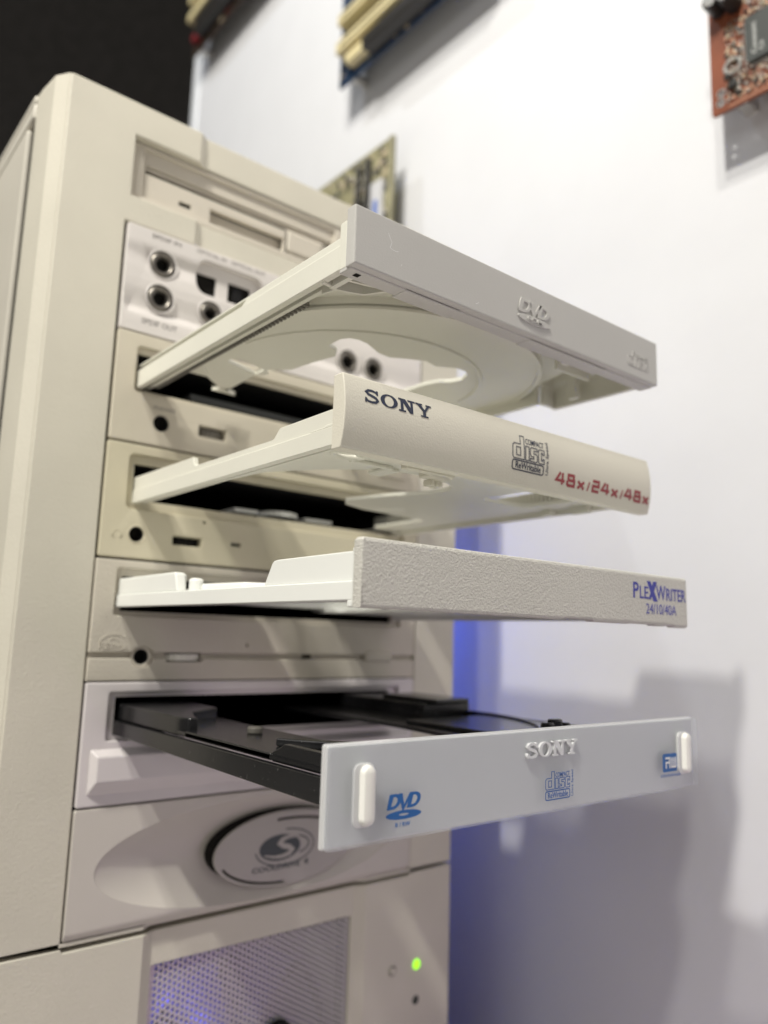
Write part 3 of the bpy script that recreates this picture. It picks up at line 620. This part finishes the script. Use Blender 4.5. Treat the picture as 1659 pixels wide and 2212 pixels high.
link('side_rail', to_mesh(bm), 'tray3', T3, .25)
bm = bmesh.new(); prism(bm, [(-46.7, 113.8), (16, 113.8), (16, 119.4), (-43.6, 119.9), (-45, 119.6)], 'x', 8.6, 12.0)
prism(bm, [(12.0, -45), (12.0, 16), (24, 16), (22, -10), (17, -30), (13.4, -43)], 'z', 112.8, 119.5)
link('rear_block', to_mesh(bm), 'tray3', T3, .5)
bm = bmesh.new(); prism(bm, ell(13.6, -49.6, 2.2, n=18), 'z', 112.7, 118.0); link('clip_knob', to_mesh(bm), 'tray3', T3, .9, seg=3)
bm = bmesh.new(); prism(bm, [(14.5, -50), (17.5, -72), (24, -76), (34, -60), (30, -40), (18, -42)], 'z', 112.7, 116.4); link('inner_ledge', to_mesh(bm), 'tray3', T3, .7)
boxes('deck_ledge', [(10.2, 60, -38, 10, 112.8, 115.2), (12, 132, 4, 14, 112.8, 116.8)], 'tray3', T3, .5)
boxes('far_rail', [(136, 138, -138, 16, 109.5, 118), (130, 136, -138, -96, 112.8, 119)], 'tray3', T3, .3)
notch = [(6.9,107.9),(72,107.9),(75.6,107.9),(76.2,108.3),(88,108.3),(89,107.75),(106,107.75),(107,107.95),(119.0,107.95),(119.6,107.6),(125.5,107.6),(126.4,107.9),(130,107.9),(130.8,107.4),(137.2,107.4),(138.2,107.9),(138.2,122.4),(137.5,123.1),(7.6,123.1),(6.9,122.4)]
F3 = link('faceplate', to_mesh(fill_mesh([notch], [], 3.4, .75, 'front', YF3)), 'face3', D3)
boxes('faceplate_back', [(7.6, 137.4, YF3+3.0, YF3+4.4, 108.4, 121.0), (8, 30, YF3+3.2, YF3+6.4, 108.0, 109.6)], 'tray3', F3, .3)
def shear_text(name, s, x0, x1, z0, z1, b=0.012, m='blue'): return text(name, s, x0, x1, z0, z1, YF3, m, F3, th=.05, bold=b)
shear_text('brand_lettering', 'P', 108.0, 110.9, 115.5, 120.2)
shear_text('brand_lettering', 'LE', 111.4, 115.9, 115.5, 119.2)
shear_text('brand_lettering', 'W', 120.2, 125.4, 115.5, 119.9)
shear_text('brand_lettering', 'RITER', 125.8, 137.0, 115.5, 119.3)
link('brand_lettering', shapes_mesh([('poly', [(115.2,120.9),(117.2,120.9),(121.0,114.9),(118.6,114.9)]), ('poly', [(118.7,120.9),(120.7,120.9),(118.4,116.9),(117.6,118.4)]), ('poly', [(115.9,115.5),(117.2,115.5),(118.0,116.9),(117.4,117.9)])], YF3, .05), 'blue', F3, smooth=False)
shear_text('lettering', '24/10/40A', 114.6, 131.3, 111.1, 114.2, .0)

# ================================================================== DRIVE 4 : white dvd burner with black tray
D4 = thing('dvd_burner_drive', 'white disc burner with open black tray and frosted faceplate printed with blue logos', 'disc drive', (74, 60, 42))
slot4 = (11.0, 135.4, 65.2, 78.2)
bm = fill_mesh([rrect(-.2, 148.5, 42.2, 83.5, .8)], [rrect(7.9, 139.6, 63.6, 80.0, 1.2)], 2.2, .6, 'front', 0)
b2 = fill_mesh([rrect(.2, 148.2, 42.5, 83.2, .3)], [rrect(*slot4, .3)], 2.0, .25, 'front', 2.2)
link('bezel', to_mesh(merge(bm, b2)), 'drive4', D4); housing(D4, 42.2, 83.5, slot4)
bm = bmesh.new()
A = [(2.8,.1,45.8),(145.8,.1,45.8),(145.8,.1,61.2),(2.8,.1,61.2)]; B = [(4.6,-3.2,50.6),(144,-3.2,50.6),(144,-3.2,58.9),(4.6,-3.2,58.9)]
va = [bm.verts.new(p) for p in A]; vb = [bm.verts.new(p) for p in B]; bm.faces.new(va[::-1]); bm.faces.new(vb)
for i in range(4): bm.faces.new((va[i], va[(i+1) % 4], vb[(i+1) % 4], vb[i]))
bmesh.ops.recalc_face_normals(bm, faces=bm.faces)
link('raised_bar', to_mesh(bm), 'drive4', D4, .45, seg=3)
YF4 = -139.4
hole4 = [(40,-104),(56,-113),(76,-108),(84,-96),(88,-60),(88,18),(44,18),(40,-40)]
T4 = deck('tray', [[(13,-135),(134,-135),(134,20),(13,20)]], [hole4], 1.4, .25, 70.6, 'black', D4, 14)
bm = bmesh.new()
prism(bm, [(-135, 64.1), (18, 65.6), (18, 70.2), (-135, 70.2)], 'x', 11, 13.2)
prism(bm, [(-135, 70.2), (-99.4, 70.2), (-99.4, 72.6), (-101.4, 73.4), (-103.6, 74.4), (-104.6, 75.0), (-135, 75.0)], 'x', 13.3, 15.4)
link('side_rail', to_mesh(bm), 'black', T4, .25)
bm = bmesh.new(); prism(bm, [(12.6, 16), (12.6, -44), (14.6, -49), (17.2, -50), (18.4, -45), (24, -32), (38, -22), (40, 16)], 'z', 70.4, 75.9)
link('rear_block', to_mesh(bm), 'black', T4, .5)
boxes('deck_step', [(13, 15.6, -99, -50, 70.4, 72.2), (92, 134, -135, -60, 71.9, 73.4), (13, 134, -135, -126, 71.9, 73.6), (44, 62, -112.5, -110, 71.9, 73.2)], 'black', T4, .4)
bm = merge(fill_mesh([ring_xy((74, -58), 60, 2.2, -150, 40)], [], 2.2, .5, 'flat', 72.0))
link('disc_rim', to_mesh(bm), 'black', T4)
boxes('far_rail', [(134, 136.2, -135, 18, 64.4, 73.6), (110, 134, -50, 4, 71.9, 77.4), (112, 130, -54, -22, 77.4, 79.2)], 'black', T4, .6)
bm = bmesh.new()
for c, r, h in (((92.5, -122.5), 2.4, 78.6), ((96.5, -122), 2.8, 79.4), ((101, -122), 1.8, 78.2)): prism(bm, ell(c[0], c[1], r, 1.8, n=16), 'z', 72, h)
link('tray_clip', to_mesh(bm), 'black', T4, .6)
bm = bmesh.new(); prism(bm, ell(30, -62, 2.4, n=18), 'z', 71.9, 74.0); link('lock_post', to_mesh(bm), 'wheel', T4, .5)
# faceplate: white back layer, clear acrylic cover, pegs
F4 = link('faceplate', to_mesh(fill_mesh([rrect(2.8, 145.6, 58.9, 79.2, .5, 2)], [], 1.4, .3, 'front', YF4+1.7)), 'face4', D4)
panel('clear_cover', [rrect(2.6, 145.9, 58.75, 79.35, .5, 2)], [], 1.55, .25, 'front', YF4+.1, 'clear', F4)
panel('end_frame', [rrect(2.5, 146.2, 58.6, 79.5, .5, 2)], [rrect(3.3, 145.0, 59.3, 78.8, .3, 2)], 1.0, .2, 'front', YF4+2.3, 'face4', F4)
for a, b, c, d in ((10.2, 13.7, 62.8, 75.2), (136.2, 139.7, 63.2, 75.2)):
    pg = panel('peg', [rrect(a, b, c, d, (b-a)/2-.01, 6)], [], 4.4, 1.1, 'front', YF4-1.7, 'peg', F4)
    panel('peg_slot', [rrect(a-1.5, b+.5, c-.3, d+.3, (b-a)/2, 6)], [], .5, .1, 'front', YF4-.02, 'face4', F4)
link('brand_lettering', shapes_mesh(sony_shapes(64.4, 85.0, 72.4, 76.2), YF4+1.7, .9), 'white', F4, smooth=False)
bl = lambda n, s, m='blue4': link(n, shapes_mesh(s, YF4+.10, .05), m, F4, smooth=False)
bl('dvd_logo', dvd_shapes(17.8, 28.0, 65.2, 68.4))
bl('dvd_logo', [('multi', [ell(22.7, 63.9, 5.1, .95, 30)], [ell(22.7, 63.95, 1.4, .25, 18)])])
text('lettering', 'R / RW', 20.4, 24.6, 61.4, 62.4, YF4+.1, 'blue4', F4, bold=.012)
bl('disc_logo', disc_shapes(70.7, 80.6, 61.8, 68.7, .21), 'blue5')
text('lettering', 'COMPACT', 74.7, 80.6, 67.2, 68.4, YF4+.1, 'blue5', F4, bold=.008)
bl('logo_frame', [ribbon(rrect(70.7, 80.6, 61.8, 63.9, .5), .30, True)], 'blue5')
text('lettering', 'ReWritable', 71.6, 79.8, 62.15, 63.65, YF4+.1, 'blue5', F4, bold=.012)
text('lettering', 'Ultra Speed', 81.2, 82.3, 62.0, 68.6, YF4+.1, 'blue5', F4, rot=True)
bl('rewritable_logo', [('poly', rrect(125.5, 133.4, 64.2, 69.5, .5))])
link('logo_letters', shapes_mesh([ribbon([(126.9,68.2),(129.1,68.2),(129.1,66.9),(127.2,66.9),(127.2,65.2)], .5), ribbon([(129.1,66.9),(129.2,65.2)], .5), ribbon([(130.2,68.3),(130.2,65.5),(132.4,65.5),(132.4,68.3)], .5), ribbon([(131.3,65.5),(131.3,68.3)], .45)], YF4-.0, .06), 'white', F4, smooth=False)
text('lettering', 'DVD+ReWritable', 124.4, 135.2, 62.7, 63.6, YF4+.1, 'blue5', F4)

# ================================================================== COOLER PANEL (oval dish bay cover)
CP = thing('cooler_bay_panel', 'grey bay cover with a large oval dish and swirl emblem below the open disc trays', 'bay cover', (74, 20, 0))
EC = (73.6, 20.6); ERX, ERZ = 65.6, 18.8
bm = fill_mesh([rrect(-.3, 148.5, .3, 41.6, .9)], [ell(*EC, ERX, ERZ, 96)], 3, .25, 'front', 0)
cut(bm, 'z', [1.0, 2.2, 3.4])
for v in bm.verts: v.co.y += lerp(v.co.z, [(.3, 1.6), (2.2, .3), (3.4, 0)])
b2 = bmesh.new(); rings = []; NR = 96
for k in range(15):
    t = 1-k/14; dep = .25+7.6*(1-t*t)
    rings.append([b2.verts.new((EC[0]+ERX*t*cos(2*pi*i/NR), dep, EC[1]+ERZ*t*sin(2*pi*i/NR))) for i in range(NR)] if t > 0 else [b2.verts.new((EC[0], dep, EC[1]))])
for a, b in zip(rings, rings[1:]):
    for i in range(NR):
        j = (i+1) % NR
        if len(b) == 1: b2.faces.new((a[i], a[j], b[0]))
        else: b2.faces.new((a[i], a[j], b[j], b[i]))
bmesh.ops.recalc_face_normals(b2, faces=b2.faces)
link('bezel', to_mesh(merge(bm, b2)), 'cooler', CP, angle=40)
DC = (84.6, 18.6)
def arcpts(c, rx, rz, a0, a1, n=26): return [(c[0]+rx*cos(radians(a0+(a1-a0)*i/n)), c[1]+rz*sin(radians(a0+(a1-a0)*i/n))) for i in range(n+1)]
a1 = ribbon(arcpts(DC, 29.5, 11.0, 100, 20), .75)[1]; a2 = ribbon(arcpts(DC, 30.0, 12.6, 200, 268), .75)[1]
panel('oval_badge', [ell(*DC, 32.2, 14.2, 72)], [a1, a2], 1.5, .5, 'front', .6, 'badge', CP)
panel('badge_shadow_core', [ell(DC[0]-1.5, DC[1]+.7, 31.6, 13.9, 72)], [], 6, .1, 'front', 2.2, 'hole', CP)  # black core paints the shadow gap along the badge's left edge
# swirl emblem and lettering printed on the badge
ec = (83.4, 18.9)
se = link('swirl_emblem', shapes_mesh([('poly', ell(ec[0]-2.4, ec[1]+.1, 9.4, 4.9, 48))], .6, .05), 'slate', CP, smooth=False)
link('swirl_ring', shapes_mesh([ribbon(arcpts(ec, 13.4, 6.7, 186, 450, 46), .55), ribbon(arcpts((ec[0]+4.5, ec[1]+.3), 6.6, 3.3, -70, 120, 24), .6)], .6, .05), 'slate', se, smooth=False)
swirl = [(7.5, 2.6), (4.6, 3.7), (1.2, 3.7), (-1.6, 2.9), (-2.6, 1.7), (-1.0, .6), (1.8, -.2), (3.2, -1.3), (2.0, -2.6), (-1.4, -3.3), (-5.0, -3.2), (-9.4, -2.2)]
link('swirl_letter', shapes_mesh([ribbon([(ec[0]+x, ec[1]+z) for x, z in swirl], lambda t: .5+1.5*sin(pi*t))], .52, .06), 'badge', se, smooth=False)
text('lettering', 'COOLDRIVE', 68.8, 90.6, 10.9, 12.9, .6, 'slate', CP, bold=.03)
text('lettering', '4', 92.4, 94.6, 11.0, 13.4, .6, 'slate', CP, bold=.04)
boxes('housing', [(.6, 148, 11, 120, .8, 41.2)], 'dark', CP, 0)

# ================================================================== CIRCUIT BOARDS ON THE WALL
GB = 'circuit boards hung on the white wall'
PX = 197.0     # front face of a board in its own coordinates; hang() puts it 18 mm off the wall
def hang(t, loc):
    t.location = [c*MM for c in loc]; t.scale = (1.079, 1.079, 1.079)
def board(name, label, y0, y1, z0, z1, m, px=PX, holes=()):
    t = thing(name, label, 'circuit board', (px+2, (y0+y1)/2, z0), GB)
    panel('board', [rrect(y0, y1, z0, z1, 1.2)], [ell(a, b, r, n=18) for a, b, r in holes], 1.6, .2, 'side', px, m, t)
    for q in [(px+1.6, px+18.6, y0+6, y0+11, z0+6, z0+11), (px+1.6, px+18.6, y1-11, y1-6, z1-11, z1-6), (px+1.6, px+18.6, y1-11, y1-6, z0+6, z0+11)]: boxes('standoff', [q], 'tin', t, 0)
    return t
def cyl_x(bm, c, r, x0, x1, n=20): prism(bm, [(c[0]+r*cos(2*pi*i/n), c[1]+r*sin(2*pi*i/n)) for i in range(n)], 'x', x0, x1)
def smd(t, y0, y1, z0, z1, n, mats, px=PX, s=(.5, 1.6), skip=()):
    for m in mats:
        bm = bmesh.new()
        for k in range(n):
            y, z = random.uniform(y0, y1), random.uniform(z0, z1)
            if any(a < y < b and c < z < d for a, b, c, d in skip): continue
            a, b = random.uniform(*s), random.uniform(*s); box(bm, px-random.uniform(.4, 1.1), px+.1, y-a/2, y+a/2, z-b/2, z+b/2)
        o = link('surface_parts', to_mesh(bm), m, t, 0, smooth=False); o['kind'] = 'stuff'
def bars(name, t, m, lst, bevel=.5):
    for l in lst: boxes(name, [l], m, t, bevel)
# red modem board (right)
t = board('circuit_board', 'orange-red expansion board with black capacitors and a grey chip, at the upper right', -260, -126.8, 322.6, 470, 'pcb_red', holes=((-130.8, 327.4, 1.25), (-131.2, 331.6, 1.25), (-140.5, 331.0, .8), (-143.0, 331.0, .8)))
for c, L in (((-132.0, 370.0), 9), ((-138.6, 368.0), 10), ((-131.5, 380.5), 9)):
    bm = bmesh.new(); cyl_x(bm, c, 3.4, PX-L, PX, 24); cp = link('capacitor', to_mesh(bm), 'slotblack', t, .5)
    bm = bmesh.new(); cyl_x(bm, c, 2.7, PX-L-.1, PX-L+.6, 24); link('capacitor_top', to_mesh(bm), 'tin', cp, .2)
ch = boxes('chip', [(PX-2.2, PX-.4, -164, -143, 337.2, 358)], 'chip', t, .3)
boxes('chip_pins', [(PX-.9, PX, -163.4+k*1.0, -162.9+k*1.0, 335.6, 337.3) for k in range(21)]+[(PX-.9, PX, -143.2, -141.8, 337.6+k*1.0, 338.1+k*1.0) for k in range(20)], 'tin', ch, 0)
def chip_text(s, y0, y1, z0, z1, m='chiptext'):
    bm = text_bm(s, 0, y1-y0, 0, z1-z0, 0, rot=True, th=.05)
    for v in bm.verts: v.co = (PX-2.2+v.co.y, y1-v.co.x, z0+v.co.z)
    link('chip_lettering', to_mesh(bm), m, ch, smooth=False)
chip_text('Conexant', -147.6, -145.4, 340, 354); chip_text('CX', -150.4, -148.6, 340, 344); 
bm = bmesh.new(); torus(bm, (0, 0), 3.2, .9, 0, 28, 10)
for v in bm.verts: v.co = (PX-1.6+v.co.y, -137.2+v.co.x, 340.0+v.co.z)
link('coil', to_mesh(bm), 'tin', t)
boxes('diode', [(PX-4, PX-2.4, -136.6, -134.2, 334, 336), (PX-3, PX, -138.6, -135.6, 330, 333.6)], 'slotblack', t, .3)
boxes('jumper_pin', [(PX-6, PX+10, -140.2-k*2.5, -139.6-k*2.5, 334.6, 335.2) for k in range(3)], 'tin', t, 0)
for c in ((-130.8, 327.4), (-131.2, 331.6)):
    bm = bmesh.new(); tube(bm, (0, 0), 1.9, 0, .3, 24, 1.3)
    for v in bm.verts: v.co = (PX-.2+v.co.y, c[0]+v.co.x, c[1]+v.co.z)
    link('mounting_ring', to_mesh(bm), 'tin', t, 0)
smd(t, -165, -134, 326, 392, 420, ('smdbeige', 'tin', 'copper', 'slotblack'), s=(.3, 1.3), skip=((-166, -141, 335, 359), (-142, -128, 362, 390)))
bars('edge_trace', t, 'copper', [(PX-.12, PX+.05, -200, -134, 323.6, 324.0), (PX-.12, PX+.05, -200, -139, 325.4, 325.9)], 0)
hang(t, (222.1, -187.2, 340.0))
# blue motherboard (top middle)
t = board('circuit_board', 'dark blue motherboard with cream expansion slots, at the top middle of the wall', -60, 152, 497, 640, 'pcb_blue')
bars('expansion_slot', t, 'slot', [(PX-11, PX, 20, 142, 536.5, 545), (PX-11, PX, 10, 143, 514, 523), (PX-8, PX, 100, 135, 503.5, 511)], .8)
bars('expansion_slot', t, 'slotblack', [(PX-11, PX, 0, 112, 500, 509), (PX-4, PX, 30, 150, 526, 531)], .8)
bars('slot_groove', t, 'slotblack', [(PX-11.2, PX-10.9, 24, 138, 540, 541.4), (PX-11.2, PX-10.9, 14, 138, 517.8, 519.2)], 0)
smd(t, -40, 150, 499, 600, 130, ('tin', 'smdbeige', 'slotblack'), s=(1, 4))
hang(t, (222.1, 71.1, 528.2))
# dark motherboard (top left)
t = board('circuit_board', 'dark brown motherboard with a red socket corner, on the far left edge of the wall', 240, 424, 690, 860, 'pcb_brown')
bars('expansion_slot', t, 'slot', [(PX-11, PX, 300, 418, 722, 731), (PX-11, PX, 300, 419, 744, 753), (PX-11, PX, 300, 419, 768, 777)], .8)
bars('expansion_slot', t, 'slotblack', [(PX-11, PX, 260, 400, 698, 716)], .8)
bars('memory_socket', t, 'redpart', [(PX-6, PX, 402, 416, 701, 709)], .8)
bars('drive_connector', t, 'bluepart', [(PX-12, PX, 310, 352, 733, 741)], .8)
smd(t, 250, 420, 694, 800, 70, ('tin', 'smdbeige', 'redpart'), s=(2, 6))
hang(t, (222.1, 379.7, 736.5))
# olive motherboard (behind the tower's top edge)
t = board('circuit_board', 'olive motherboard with dark and white connectors, just above the right part of the tower', 86, 260, 300, 427, 'pcb_green')
bars('memory_socket', t, 'slotblack', [(PX-5, PX, 108.5, 111, 310, 420), (PX-5, PX, 119, 121, 310, 418)], .6)
bars('memory_socket', t, 'smdwhite', [(PX-4, PX, 94, 105, 310, 398)], .6)
bars('socket_label', t, 'bluepart', [(PX-4.2, PX-4, 97, 101, 372, 384)], 0)
bars('edge_strip', t, 'pcb_green', [(PX-2, PX+1, 86, 89, 301, 426)], .4)
smd(t, 90, 240, 320, 424, 190, ('tin', 'smdbeige', 'slotblack', 'chip'), s=(1, 4))
hang(t, (222.1, 208.2, 315.7))
